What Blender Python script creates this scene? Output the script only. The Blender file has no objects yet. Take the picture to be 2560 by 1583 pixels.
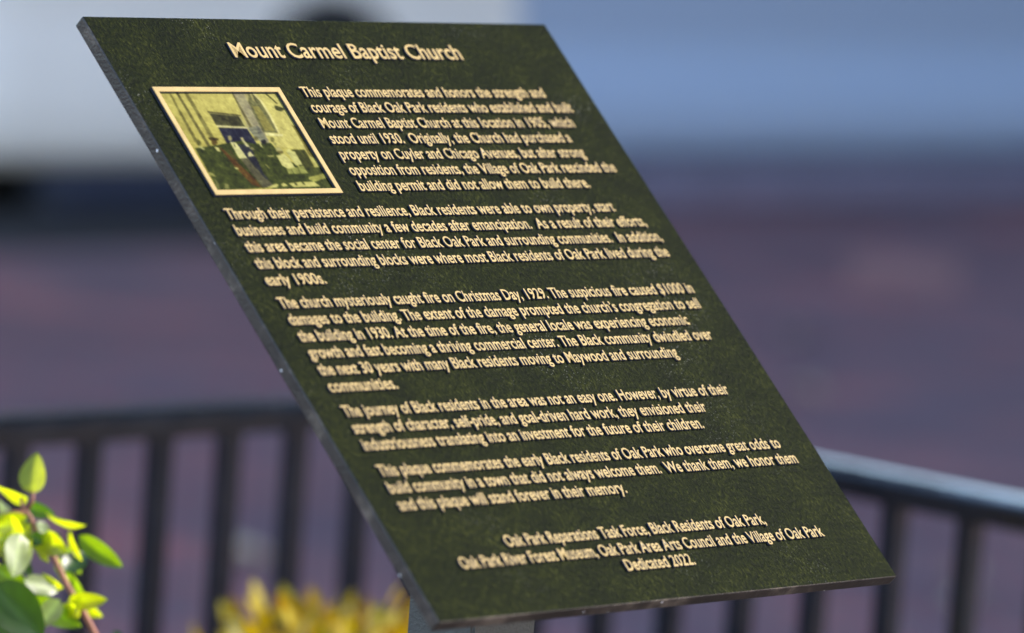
import bpy, bmesh, math, random
import numpy as np
from mathutils import Vector, Matrix

R = math.radians
sc = bpy.context.scene
COL = sc.collection
random.seed(7)

# ---------------------------------------------------------------- camera
cam_d = bpy.data.cameras.new("camera")
cam_d.sensor_width = 36.0
cam_d.lens = 184.48
cam_d.clip_start = 0.1
cam_d.clip_end = 500.0
cam_d.dof.use_dof = True
cam_d.dof.focus_distance = 3.61
cam_d.dof.aperture_fstop = 4.0
cam_d.dof.aperture_blades = 0
cam = bpy.data.objects.new("camera", cam_d)
COL.objects.link(cam)
right = Vector((0.68865, -0.72107, 0.07635))
fwd = Vector((0.72451, 0.68012, -0.11174)).normalized()
right = (right - fwd * right.dot(fwd)).normalized()
up = right.cross(fwd)
cam.matrix_world = Matrix(((right.x, up.x, -fwd.x, -2.6041), (right.y, up.y, -fwd.y, -2.4606), (right.z, up.z, -fwd.z, 1.4126), (0, 0, 0, 1)))
sc.camera = cam

# ---------------------------------------------------------------- sky and sun
SUN_AZ, SUN_EL = R(-38), R(42)          # azimuth counter-clockwise from +X
sun_dir = Vector((math.cos(SUN_EL) * math.cos(SUN_AZ), math.cos(SUN_EL) * math.sin(SUN_AZ), math.sin(SUN_EL)))
world = bpy.data.worlds.new("World")
sc.world = world
world.use_nodes = True
wn = world.node_tree.nodes
wl = world.node_tree.links
wn.clear()
sky = wn.new("ShaderNodeTexSky")
sky.sky_type = 'NISHITA'
sky.sun_disc = False
sky.sun_elevation = SUN_EL
sky.sun_rotation = math.atan2(sun_dir.x, sun_dir.y)
sky.altitude = 200
bg = wn.new("ShaderNodeBackground")
bg.inputs[1].default_value = 0.15
wo = wn.new("ShaderNodeOutputWorld")
wl.new(sky.outputs[0], bg.inputs[0])
wl.new(bg.outputs[0], wo.inputs[0])
sun_d = bpy.data.lights.new("sun", 'SUN')
sun_d.energy = 2.2
sun_d.angle = R(0.53)
sun_d.color = (1.0, 0.93, 0.82)
sun = bpy.data.objects.new("sun", sun_d)
COL.objects.link(sun)
sun.rotation_euler = sun_dir.to_track_quat('Z', 'Y').to_euler()
sc.view_settings.view_transform = 'Standard'
sc.view_settings.look = 'None'
sc.view_settings.exposure = 1.75
sc.view_settings.gamma = 1.0
sc.render.engine = 'CYCLES'
sc.cycles.use_denoising = True
sc.cycles.max_bounces = 6


# ---------------------------------------------------------------- materials
def nodes(name):
    m = bpy.data.materials.new(name)
    m.use_nodes = True
    nt = m.node_tree
    nt.nodes.clear()
    out = nt.nodes.new("ShaderNodeOutputMaterial")
    p = nt.nodes.new("ShaderNodeBsdfPrincipled")
    nt.links.new(p.outputs[0], out.inputs[0])
    return m, nt, p, out


def mat(name, col, rough=0.5, metal=0.0, spec=0.5, coat=0.0, var=0.0, scale=20.0, bump=0.0, bscale=200.0):
    """Principled paint, metal or stone whose colour and surface vary a little over the thing."""
    m, nt, p, out = nodes(name)
    p.inputs['Roughness'].default_value = rough
    p.inputs['Metallic'].default_value = metal
    p.inputs['Specular IOR Level'].default_value = spec
    p.inputs['Coat Weight'].default_value = coat
    p.inputs['Base Color'].default_value = (*col, 1)
    tc = nt.nodes.new("ShaderNodeTexCoord")
    if var:
        n = nt.nodes.new("ShaderNodeTexNoise")
        n.inputs['Scale'].default_value = scale
        n.inputs['Detail'].default_value = 6
        nt.links.new(tc.outputs['Object'], n.inputs['Vector'])
        r = nt.nodes.new("ShaderNodeValToRGB")
        r.color_ramp.elements[0].position = 0.3
        r.color_ramp.elements[1].position = 0.7
        r.color_ramp.elements[0].color = (*[c * (1 - var) for c in col], 1)
        r.color_ramp.elements[1].color = (*[min(1, c * (1 + var)) for c in col], 1)
        nt.links.new(n.outputs[0], r.inputs[0])
        nt.links.new(r.outputs[0], p.inputs['Base Color'])
    if bump:
        n2 = nt.nodes.new("ShaderNodeTexNoise")
        n2.inputs['Scale'].default_value = bscale
        n2.inputs['Detail'].default_value = 3
        nt.links.new(tc.outputs['Object'], n2.inputs['Vector'])
        b = nt.nodes.new("ShaderNodeBump")
        b.inputs['Strength'].default_value = bump
        b.inputs['Distance'].default_value = 0.3 / bscale
        nt.links.new(n2.outputs[0], b.inputs['Height'])
        nt.links.new(b.outputs[0], p.inputs['Normal'])
    return m


def ramp(nt, src, stops):
    r = nt.nodes.new("ShaderNodeValToRGB")
    e = r.color_ramp.elements
    while len(e) < len(stops):
        e.new(0.5)
    for k, (pos, col) in enumerate(stops):
        e[k].position = pos
        e[k].color = (*col, 1)
    nt.links.new(src, r.inputs[0])
    return r


def patina_material():
    """Dark green bronze with a fine hammered grain and a mottled olive patina."""
    m, nt, p, out = nodes("green_patina")
    tc = nt.nodes.new("ShaderNodeTexCoord")
    mp = nt.nodes.new("ShaderNodeMapping")
    mp.inputs['Rotation'].default_value = (0, 0, R(28))
    mp.inputs['Scale'].default_value = (1.0, 0.45, 1.0)
    nt.links.new(tc.outputs['Object'], mp.inputs['Vector'])
    big = nt.nodes.new("ShaderNodeTexNoise")
    big.inputs['Scale'].default_value = 34
    big.inputs['Detail'].default_value = 5
    nt.links.new(tc.outputs['Object'], big.inputs['Vector'])
    fine = nt.nodes.new("ShaderNodeTexNoise")
    fine.inputs['Scale'].default_value = 520
    fine.inputs['Detail'].default_value = 4
    fine.inputs['Roughness'].default_value = 0.65
    nt.links.new(mp.outputs[0], fine.inputs['Vector'])
    mix = nt.nodes.new("ShaderNodeMix")
    mix.data_type = 'FLOAT'
    mix.inputs[0].default_value = 0.76
    nt.links.new(big.outputs[0], mix.inputs[2])
    nt.links.new(fine.outputs[0], mix.inputs[3])
    r = ramp(nt, mix.outputs[0], [(0.37, PAT[0]), (0.48, PAT[1]), (0.56, PAT[2]), (0.67, PAT[3])])
    # tiny pale specks of dust
    sp = nt.nodes.new("ShaderNodeTexVoronoi")
    sp.inputs['Scale'].default_value = 420
    sp.inputs['Randomness'].default_value = 1.0
    nt.links.new(tc.outputs['Object'], sp.inputs['Vector'])
    lt = nt.nodes.new("ShaderNodeMath")
    lt.operation = 'LESS_THAN'
    lt.inputs[1].default_value = 0.16
    nt.links.new(sp.outputs['Distance'], lt.inputs[0])
    sn = nt.nodes.new("ShaderNodeTexNoise")
    sn.inputs['Scale'].default_value = 9
    sn.inputs['Detail'].default_value = 3
    nt.links.new(tc.outputs['Object'], sn.inputs['Vector'])
    sr = ramp(nt, sn.outputs[0], [(0.52, (0, 0, 0)), (0.66, (0.9, 0.9, 0.9))])
    mul = nt.nodes.new("ShaderNodeMath")
    mul.operation = 'MULTIPLY'
    nt.links.new(lt.outputs[0], mul.inputs[0])
    nt.links.new(sr.outputs[0], mul.inputs[1])
    cm = nt.nodes.new("ShaderNodeMix")
    cm.data_type = 'RGBA'
    nt.links.new(mul.outputs[0], cm.inputs[0])
    nt.links.new(r.outputs[0], cm.inputs[6])
    cm.inputs[7].default_value = (0.13, 0.13, 0.11, 1)
    nt.links.new(cm.outputs[2], p.inputs['Base Color'])
    p.inputs['Roughness'].default_value = 0.46
    p.inputs['Specular IOR Level'].default_value = 0.075
    p.inputs['Specular Tint'].default_value = (0.27, 0.34, 0.14, 1)
    b = nt.nodes.new("ShaderNodeBump")
    b.inputs['Strength'].default_value = 0.8
    b.inputs['Distance'].default_value = 0.0014
    nt.links.new(fine.outputs[0], b.inputs['Height'])
    nt.links.new(b.outputs[0], p.inputs['Normal'])
    return m


def edge_material():
    """Worn dark steel of the plaque's cut edges, with paler scuffed patches and painted glint dots."""
    m, nt, p, out = nodes("scuffed_dark_metal")
    tc = nt.nodes.new("ShaderNodeTexCoord")
    n = nt.nodes.new("ShaderNodeTexNoise")
    n.inputs['Scale'].default_value = 26
    n.inputs['Detail'].default_value = 8
    n.inputs['Roughness'].default_value = 0.7
    nt.links.new(tc.outputs['Object'], n.inputs['Vector'])
    r = ramp(nt, n.outputs[0], [(0.38, (0.010, 0.008, 0.007)), (0.54, (0.028, 0.022, 0.018)), (0.66, (0.13, 0.105, 0.08))])
    nt.links.new(r.outputs[0], p.inputs['Base Color'])
    v = nt.nodes.new("ShaderNodeTexVoronoi")
    v.inputs['Scale'].default_value = 75
    nt.links.new(tc.outputs['Object'], v.inputs['Vector'])
    lt = nt.nodes.new("ShaderNodeMath")
    lt.operation = 'LESS_THAN'
    lt.inputs[1].default_value = 0.075
    nt.links.new(v.outputs['Distance'], lt.inputs[0])
    cm = nt.nodes.new("ShaderNodeMix")
    cm.data_type = 'RGBA'
    nt.links.new(lt.outputs[0], cm.inputs[0])
    nt.links.new(r.outputs[0], cm.inputs[6])
    cm.inputs[7].default_value = (0.75, 0.75, 0.74, 1)  # pale dots paint sparkling glints into the edge colour
    nt.links.new(cm.outputs[2], p.inputs['Base Color'])
    p.inputs['Roughness'].default_value = 0.38
    p.inputs['Metallic'].default_value = 0.0
    n2 = nt.nodes.new("ShaderNodeTexNoise")
    n2.inputs['Scale'].default_value = 500
    nt.links.new(tc.outputs['Object'], n2.inputs['Vector'])
    b = nt.nodes.new("ShaderNodeBump")
    b.inputs['Strength'].default_value = 0.6
    b.inputs['Distance'].default_value = 0.0006
    nt.links.new(n2.outputs[0], b.inputs['Height'])
    nt.links.new(b.outputs[0], p.inputs['Normal'])
    return m


def attr_material(name, rough, spec, translucent=0.0, grain=0.0, tint=(1, 1, 1)):
    """Reads the printed or grown colour stored on the mesh."""
    m, nt, p, out = nodes(name)
    a = nt.nodes.new("ShaderNodeAttribute")
    a.attribute_name = "tone"
    src = a.outputs['Color']
    nt.links.new(src, p.inputs['Base Color'])
    p.inputs['Roughness'].default_value = rough
    p.inputs['Specular IOR Level'].default_value = spec
    if translucent:
        t = nt.nodes.new("ShaderNodeBsdfTranslucent")
        mx = nt.nodes.new("ShaderNodeMix")
        mx.data_type = 'RGBA'
        mx.blend_type = 'MULTIPLY'
        mx.inputs[0].default_value = 1.0
        nt.links.new(src, mx.inputs[6])
        mx.inputs[7].default_value = (*tint, 1)
        nt.links.new(mx.outputs[2], t.inputs[0])
        ms = nt.nodes.new("ShaderNodeMixShader")
        ms.inputs[0].default_value = translucent
        nt.links.new(p.outputs[0], ms.inputs[1])
        nt.links.new(t.outputs[0], ms.inputs[2])
        nt.links.new(ms.outputs[0], out.inputs[0])
    return m


def brick_material():
    m, nt, p, out = nodes("brick_pavers")
    tc = nt.nodes.new("ShaderNodeTexCoord")
    mp = nt.nodes.new("ShaderNodeMapping")
    mp.inputs['Rotation'].default_value = (0, 0, R(45))
    nt.links.new(tc.outputs['Object'], mp.inputs['Vector'])
    br = nt.nodes.new("ShaderNodeTexBrick")
    br.inputs['Scale'].default_value = 1.0
    br.inputs['Brick Width'].default_value = 0.21
    br.inputs['Row Height'].default_value = 0.105
    br.inputs['Mortar Size'].default_value = 0.006
    br.inputs['Color1'].default_value = (*BRK[0], 1)
    br.inputs['Color2'].default_value = (*BRK[1], 1)
    br.inputs['Mortar'].default_value = (0.10, 0.09, 0.085, 1)
    br.inputs['Bias'].default_value = 0.0
    nt.links.new(mp.outputs[0], br.inputs['Vector'])
    n = nt.nodes.new("ShaderNodeTexNoise")
    n.inputs['Scale'].default_value = 1.7
    n.inputs['Detail'].default_value = 4
    nt.links.new(tc.outputs['Object'], n.inputs['Vector'])
    r = ramp(nt, n.outputs[0], [(0.36, (0.78, 0.76, 0.82)), (0.5, (1, 1, 1)), (0.66, (1.7, 1.28, 1.14))])
    mx = nt.nodes.new("ShaderNodeMix")
    mx.data_type = 'RGBA'
    mx.blend_type = 'MULTIPLY'
    mx.inputs[0].default_value = 1.0
    nt.links.new(br.outputs[0], mx.inputs[6])
    nt.links.new(r.outputs[0], mx.inputs[7])
    nt.links.new(mx.outputs[2], p.inputs['Base Color'])
    p.inputs['Roughness'].default_value = 0.75
    b = nt.nodes.new("ShaderNodeBump")
    b.inputs['Strength'].default_value = 0.5
    b.inputs['Distance'].default_value = 0.006
    nt.links.new(br.outputs['Fac'], b.inputs['Height'])
    b.invert = True
    nt.links.new(b.outputs[0], p.inputs['Normal'])
    return m


PAT = [(0.0017, 0.0024, 0.0022), (0.0042, 0.0060, 0.0024), (0.0086, 0.0108, 0.0026), (0.032, 0.034, 0.008)]
BRK = [(0.185, 0.067, 0.069), (0.108, 0.058, 0.075)]
M_PATINA = patina_material()
M_EDGE = edge_material()
M_BRONZE = mat("pale_bronze", (0.325, 0.228, 0.088), rough=0.5, metal=0.0, spec=0.2, var=0.14, scale=90, bump=0.4, bscale=700)
M_LETTER_SIDE = mat("letter_side_paint", (0.036, 0.040, 0.056), rough=0.25, spec=0.6, bump=0.4, bscale=900)
M_POST = mat("grey_green_post_paint", (0.060, 0.066, 0.062), rough=0.45, spec=0.5, var=0.12, scale=40, bump=0.8, bscale=420)
M_PLATE = mat("plain_steel", (0.2, 0.2, 0.2), rough=0.5, metal=0.4)
M_PHOTO = attr_material("printed_photo", 0.5, 0.04)
M_FENCE = mat("black_gloss_paint", (0.005, 0.009, 0.013), rough=0.16, spec=0.5, coat=0.2, var=0.3, scale=14, bump=0.2, bscale=60)
M_LEAF = attr_material("leaf", 0.36, 0.95, translucent=0.6, tint=(4.4, 3.6, 0.5))
M_STEM = mat("reddish_stem", (0.30, 0.12, 0.07), rough=0.45, var=0.25, scale=80)
M_YLEAF = attr_material("yellow_leaf", 0.5, 0.2, translucent=0.4, tint=(1.3, 1.15, 0.3))
M_FALLEN = attr_material("dry_leaf", 0.6, 0.3, translucent=0.25)
M_TWIG = mat("twig_bark", (0.12, 0.08, 0.05), rough=0.8, var=0.3, scale=60)
M_BRICK = brick_material()
M_SOIL = mat("planting_soil", (0.06, 0.042, 0.03), rough=0.95, var=0.4, scale=30, bump=0.8, bscale=40)
M_VAN_SHADOW = mat("van_shadow_tone", (0.012, 0.010, 0.011), rough=0.95, var=0.3, scale=25, bump=0.5, bscale=200)  # near-black tone for the shadow painted under the van
M_PATCH = mat("paler_relaid_brick", (0.27, 0.125, 0.11), rough=0.8, var=0.25, scale=9, bump=0.3, bscale=60)
M_KERB = mat("pale_concrete", (0.38, 0.36, 0.33), rough=0.85, var=0.15, scale=8, bump=0.4, bscale=120)
M_WHITE = mat("white_car_paint", (0.80, 0.72, 0.63), rough=0.35, coat=0.4, var=0.04, scale=3)
M_BLUE = mat("blue_car_paint", (0.37, 0.435, 0.54), rough=0.35, coat=0.3)
M_RUBBER = mat("tyre_rubber", (0.015, 0.015, 0.016), rough=0.8, var=0.2, scale=30)
M_TRIM = mat("black_plastic_trim", (0.012, 0.012, 0.013), rough=0.6)
M_RIM = mat("wheel_rim_metal", (0.35, 0.35, 0.36), rough=0.35, metal=0.9)
M_GLASS = mat("dark_car_glass", (0.01, 0.012, 0.015), rough=0.03, spec=0.7, coat=0.5)
M_UNDER_LIGHT = mat("under_van_navy", (0.020, 0.026, 0.050), rough=0.5)  # navy stands in for dim light under the van
M_SHADE_FILL = mat("shade_fill_grey", (0.18, 0.155, 0.21), rough=0.6, var=0.1, scale=6)  # purple-grey stands in for softer shade below the doors
M_RED = mat("tail_lamp_plastic", (0.35, 0.01, 0.01), rough=0.2, coat=0.5)
M_LAMP = mat("head_lamp_plastic", (0.7, 0.7, 0.7), rough=0.1, coat=1)
M_WALL = mat("facade_brick", (0.26, 0.13, 0.09), rough=0.85, var=0.2, scale=3, bump=0.3, bscale=30)
M_WALL2 = mat("brown_stone", (0.05, 0.042, 0.04), rough=0.85, var=0.15, scale=2)
M_STONE = mat("added_building_stone_trim", (0.42, 0.39, 0.34), rough=0.8, var=0.1, scale=5)
M_PANE = mat("facade_window_glass", (0.02, 0.03, 0.035), rough=0.05, spec=0.8)


# ---------------------------------------------------------------- helpers
def thing(name, label, cat, loc=(0, 0, 0), rot=(0, 0, 0), group=None):
    o = bpy.data.objects.new(name, None)
    COL.objects.link(o)
    o.location = loc
    o.rotation_euler = rot
    o["label"] = label
    o["category"] = cat
    if group:
        o["group"] = group
    return o


def obj(name, bm, mats, parent=None, smooth=False, label=None, kind=None):
    me = bpy.data.meshes.new(name)
    if not isinstance(mats, (list, tuple)):
        mats = [mats]
    for m in mats:
        me.materials.append(m)
    bmesh.ops.recalc_face_normals(bm, faces=bm.faces) if kind != 'keep' else None
    bm.to_mesh(me)
    bm.free()
    if smooth:
        for f in me.polygons:
            f.use_smooth = True
    o = bpy.data.objects.new(name, me)
    COL.objects.link(o)
    if parent:
        o.parent = parent
    if label:
        o["label"] = label
    if kind in ('structure', 'stuff'):
        o["kind"] = kind
    return o


def box(bm, x0, x1, y0, y1, z0, z1, bevel=0.0, seg=2):
    v = [bm.verts.new((x, y, z)) for x in (x0, x1) for y in (y0, y1) for z in (z0, z1)]
    fs = [bm.faces.new([v[i] for i in q]) for q in ((0, 1, 3, 2), (4, 6, 7, 5), (0, 4, 5, 1), (2, 3, 7, 6), (0, 2, 6, 4), (1, 5, 7, 3))]
    if bevel:
        es = list({e for f in fs for e in f.edges})
        bmesh.ops.bevel(bm, geom=es, offset=bevel, segments=seg, affect='EDGES', profile=0.5)
    return fs


def tube(bm, pts, radii, seg=8, cap=True):
    """A round bar through the points, with its own radius at each."""
    pts = [Vector(p) for p in pts]
    if not isinstance(radii, (list, tuple)):
        radii = [radii] * len(pts)
    rings = []
    ref = None
    for i, p in enumerate(pts):
        t = (pts[min(i + 1, len(pts) - 1)] - pts[max(i - 1, 0)]).normalized()
        if ref is None:
            ref = t.orthogonal().normalized()
        ref = (ref - t * ref.dot(t)).normalized()
        b = t.cross(ref)
        rings.append([bm.verts.new(p + (ref * math.cos(2 * math.pi * k / seg) + b * math.sin(2 * math.pi * k / seg)) * radii[i]) for k in range(seg)])
    for a, b in zip(rings, rings[1:]):
        for k in range(seg):
            bm.faces.new((a[k], a[(k + 1) % seg], b[(k + 1) % seg], b[k]))
    if cap:
        bm.faces.new(rings[0][::-1])
        bm.faces.new(rings[-1])


def cyl(bm, c, axis, r, h, seg=24):
    c = Vector(c)
    a = Vector(axis).normalized()
    tube(bm, [c - a * h / 2, c + a * h / 2], r, seg)


def srgb(c):
    return tuple(((v / 255 + 0.055) / 1.055) ** 2.4 if v > 10 else v / 255 / 12.92 for v in c)


def leaf(bm, lay, base, tip, width, normal, tone, cup=0.12, curl=0.10, nl=7, nw=4, pointed=1.0, stalk=0.06):
    """One leaf blade: a pointed oval folded a little along its midrib and curled towards the tip."""
    base, tip, normal = Vector(base), Vector(tip), Vector(normal)
    ax = tip - base
    L = ax.length
    ax.normalize()
    normal = (normal - ax * normal.dot(ax)).normalized()
    side = ax.cross(normal)
    rows = []
    for i in range(nl + 1):
        t = i / nl
        w = width * 0.5 * (math.sin(math.pi * min(1, t ** 0.80)) ** 0.68) * (1 - 0.16 * t * pointed) * 1.08 + 0.0002
        row = []
        for j in range(nw + 1):
            s = j / nw * 2 - 1
            lift = abs(s) ** 1.3 * w * cup * 2 - curl * L * t * t + 0.03 * L * math.sin(9 * t + 2 * s) * abs(s) * 0.4
            v = bm.verts.new(base + ax * (L * t) + side * (s * w) + normal * lift)
            k = (0.84 + (0.55 if abs(s) < 0.05 else 0.12 * (1 - abs(s)))) * random.uniform(0.88, 1.10)
            v[lay] = (tone[0] * k, tone[1] * k, tone[2] * k, 1)
            row.append(v)
        rows.append(row)
    for a, b in zip(rows, rows[1:]):
        for j in range(nw):
            bm.faces.new((a[j], a[j + 1], b[j + 1], b[j]))


def leafbm():
    bm = bmesh.new()
    return bm, bm.verts.layers.float_color.new("tone")


# ---------------------------------------------------------------- the setting
bm = bmesh.new()
N = 120.0
vs = [bm.verts.new(p) for p in ((-N, -N, 0), (N, -N, 0), (N, N, 0), (-N, N, 0))]
bm.faces.new(vs)
obj("brick_paving", bm, M_BRICK, kind='structure')

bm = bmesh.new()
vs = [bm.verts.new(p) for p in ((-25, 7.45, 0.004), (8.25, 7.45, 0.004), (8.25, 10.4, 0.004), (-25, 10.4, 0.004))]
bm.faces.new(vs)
obj("van_shadow_strip", bm, M_VAN_SHADOW, kind='structure')  # dark sheet paints the van's shadow onto the ground

bm = bmesh.new()
vs = [bm.verts.new((x, y, 0.004)) for x, y in [(8.81, 6.97), (9.14, 6.83), (8.39, 6.23), (8.11, 6.39)]]
bm.faces.new(vs)
obj("repaired_paving", bm, M_PATCH, kind='structure')

CX, CY, RZ = 1.419, 1.370, 0.698          # corner of the fence and the height of its rails
bm = bmesh.new()
vs = [bm.verts.new(p) for p in ((-1.6, -0.55, 0.03), (CX + 0.02, -0.55, 0.03), (CX + 0.02, CY + 0.02, 0.03), (-1.6, CY + 0.02, 0.03))]
bm.faces.new(vs)
obj("planting_bed", bm, M_SOIL, kind='structure')
bm = bmesh.new()
x0, x1, y0, y1, w = -1.6, CX + 0.02, -0.55, CY + 0.02, 0.12
box(bm, x0 - w, x1 + w, y1, y1 + w, 0.0, 0.12, 0.01)
box(bm, x0 - w, x1 + w, y0 - w, y0, 0.0, 0.12, 0.01)
box(bm, x0 - w, x0, y0, y1, 0.0, 0.12, 0.01)
box(bm, x1, x1 + w, y0, y1, 0.0, 0.12, 0.01)
obj("kerb", bm, M_KERB, kind='structure')

# unseen tall building on the near side, added to cast shadow over the paving
b = thing("shade_building", "unseen tall brown brick building with stone-trimmed windows, added to shade the street", "building", (13.86, -4.0, 0))
bm = bmesh.new()
box(bm, 0, 30, -5, 0, 0, 24)
obj("wall", bm, M_WALL, b)
bm = bmesh.new()
box(bm, -0.25, 30.25, -5.25, 0.25, 24.0, 24.5, 0.05)
obj("roof", bm, M_STONE, b)
for fl in range(7):
    for k in range(9):
        for side in (0, 1):
            if side and k > 0:
                continue
            z = 1.0 + fl * 3.2
            bm = bmesh.new()
            if side == 0:
                x = 1.2 + k * 3.2
                box(bm, x, x + 1.5, 0.0, 0.06, z, z + 0.12)
                box(bm, x, x + 1.5, 0.0, 0.06, z + 1.88, z + 2.0)
                box(bm, x, x + 0.1, 0.0, 0.05, z + 0.12, z + 1.88)
                box(bm, x + 1.4, x + 1.5, 0.0, 0.05, z + 0.12, z + 1.88)
            else:
                y = -2.6 - k * 3.2
                box(bm, -0.06, 0.0, y, y + 1.5, z, z + 0.12)
                box(bm, -0.06, 0.0, y, y + 1.5, z + 1.88, z + 2.0)
                box(bm, -0.05, 0.0, y, y + 0.1, z + 0.12, z + 1.88)
                box(bm, -0.05, 0.0, y + 1.4, y + 1.5, z + 0.12, z + 1.88)
            wnd = obj("window", bm, M_STONE, b)
            bm = bmesh.new()
            if side == 0:
                box(bm, x + 0.1, x + 1.4, 0.0, 0.02, z + 0.12, z + 1.88)
            else:
                box(bm, -0.02, 0.0, y + 0.1, y + 1.4, z + 0.12, z + 1.88)
            obj("pane", bm, M_PANE, wnd)

b = thing("reflection_house", "unseen dark brick house added behind the parked van to darken the rail reflection", "house", (2.0, 14.0, 0))  # unseen house, added so the left rail mirrors something dark
bm = bmesh.new()
box(bm, 0, 14.3, 0, 9, 0, 13)
obj("wall", bm, M_WALL2, b)
bm = bmesh.new()
box(bm, -0.3, 14.6, -0.3, 9.3, 13, 13.5, 0.05)
obj("roof", bm, M_STONE, b)
for fl in range(3):
    for k in range(4):
        x, z = 1.4 + k * 3.3, 1.2 + fl * 3.8
        bm = bmesh.new()
        box(bm, x, x + 1.4, -0.06, 0.0, z, z + 0.12)
        box(bm, x, x + 1.4, -0.06, 0.0, z + 1.88, z + 2.0)
        box(bm, x, x + 0.1, -0.05, 0.0, z + 0.12, z + 1.88)
        box(bm, x + 1.3, x + 1.4, -0.05, 0.0, z + 0.12, z + 1.88)
        wnd = obj("window", bm, M_STONE, b)
        bm = bmesh.new()
        box(bm, x + 0.1, x + 1.3, -0.02, 0.0, z + 0.12, z + 1.88)
        obj("pane", bm, M_PANE, wnd)

b = thing("reflection_building", "unseen dark stone building added at the end of the street to darken rail and plaque reflections", "building", (20.0, -3.5, 0))  # unseen building, added to keep rail and plaque reflections dark
bm = bmesh.new()
box(bm, 0, 12, 0, 16.5, 0, 26)
obj("wall", bm, M_WALL2, b)
bm = bmesh.new()
box(bm, -0.3, 12.3, -0.3, 16.8, 26, 26.6, 0.05)
obj("roof", bm, M_STONE, b)
for fl in range(7):
    for k in range(5):
        y, z = 1.0 + k * 3.2, 1.0 + fl * 3.5
        bm = bmesh.new()
        box(bm, -0.06, 0.0, y, y + 1.6, z, z + 0.12)
        box(bm, -0.06, 0.0, y, y + 1.6, z + 1.88, z + 2.0)
        box(bm, -0.05, 0.0, y, y + 0.1, z + 0.12, z + 1.88)
        box(bm, -0.05, 0.0, y + 1.5, y + 1.6, z + 0.12, z + 1.88)
        wnd = obj("window", bm, M_STONE, b)
        bm = bmesh.new()
        box(bm, -0.02, 0.0, y + 0.1, y + 1.5, z + 0.12, z + 1.88)
        obj("pane", bm, M_PANE, wnd)

# ---------------------------------------------------------------- the van across the street
VY = 8.03
van = thing("parked_van", "white van with pale blue doors parked in the shade beyond the brick paving", "van", (0, VY, 0))
PROF_D = [(0.13, 0.10), (0.15, 0.05), (0.19, 0.012), (0.26, 0.0), (0.31, 0.006), (0.36, 0.025), (0.45, 0.075), (0.49, 0.088), (0.54, 0.09), (0.85, 0.075), (1.02, 0.08), (1.10, 0.10), (1.85, 0.22), (1.98, 0.28), (2.05, 0.42)]
PROF_W = [(0.13, 0.10), (0.15, 0.05), (0.19, 0.012), (0.26, 0.004), (0.31, 0.004), (0.36, 0.012), (0.45, 0.030), (0.49, 0.042), (0.54, 0.056), (0.85, 0.080), (1.02, 0.08), (1.10, 0.10), (1.85, 0.22), (1.98, 0.28), (2.05, 0.42)]
PROF = PROF_D
VW = 1.95


def van_ring(scale_z=1.0, inset=0.0, prof=None):
    a = [(i + inset, z) for z, i in (prof or PROF_W)]
    pts = [(y, z * scale_z if z > 1.05 else z) for y, z in a]
    pts += [(VW - y, z * scale_z if z > 1.05 else z) for y, z in reversed(a)]
    return pts


bm = bmesh.new()
stations = [(6.36, 0.97, 0.16), (6.40, 0.985, 0.07), (6.48, 1.0, 0.015), (6.60, 1.0, 0.0), (8.56, 1.0, 0.0), (8.57, 1.0, 0.0), (11.155, 1.0, 0.0), (11.16, 1.0, 0.0), (11.5, 0.82, 0.0), (12.0, 0.60, 0.03), (12.35, 0.54, 0.10), (12.5, 0.52, 0.25)]
rings = []
for x, s, ins in stations:
    rings.append([bm.verts.new((x, y, z)) for y, z in van_ring(s, ins, PROF_D if 8.565 < x < 11.158 else PROF_W)])
for a, c in zip(rings, rings[1:]):
    n = len(a)
    for k in range(n):
        bm.faces.new((a[k], a[(k + 1) % n], c[(k + 1) % n], c[k]))
bm.faces.new(rings[0][::-1])
bm.faces.new(rings[-1])
body = obj("body", bm, [M_WHITE, M_TRIM], van)
WX = (7.80, 11.52)
cut = bmesh.new()
for wx in WX:
    for yc in (0.12, VW - 0.12):
        cyl(cut, (wx, yc, 0.30), (0, 1, 0), 0.322, 0.52, 40)
cutter = obj("cut", cut, M_TRIM)
cutter.location = (0, VY, 0)
md = body.modifiers.new("arches", 'BOOLEAN')
md.object = cutter
md.operation = 'DIFFERENCE'
md.solver = 'EXACT'
bpy.context.view_layer.update()
dg = bpy.context.evaluated_depsgraph_get()
new = bpy.data.meshes.new_from_object(body.evaluated_get(dg))
body.modifiers.clear()
body.data = new
bpy.data.objects.remove(cutter)
new.materials.clear()
new.materials.append(M_WHITE)
new.materials.append(M_TRIM)
for f in new.polygons:
    c = f.center
    arch = any(all(math.hypot(new.vertices[i].co.x - wx, new.vertices[i].co.z - 0.30) < 0.345 for i in f.vertices) for wx in WX)
    f.material_index = 1 if (arch or c.z < 0.155) else 0


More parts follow.
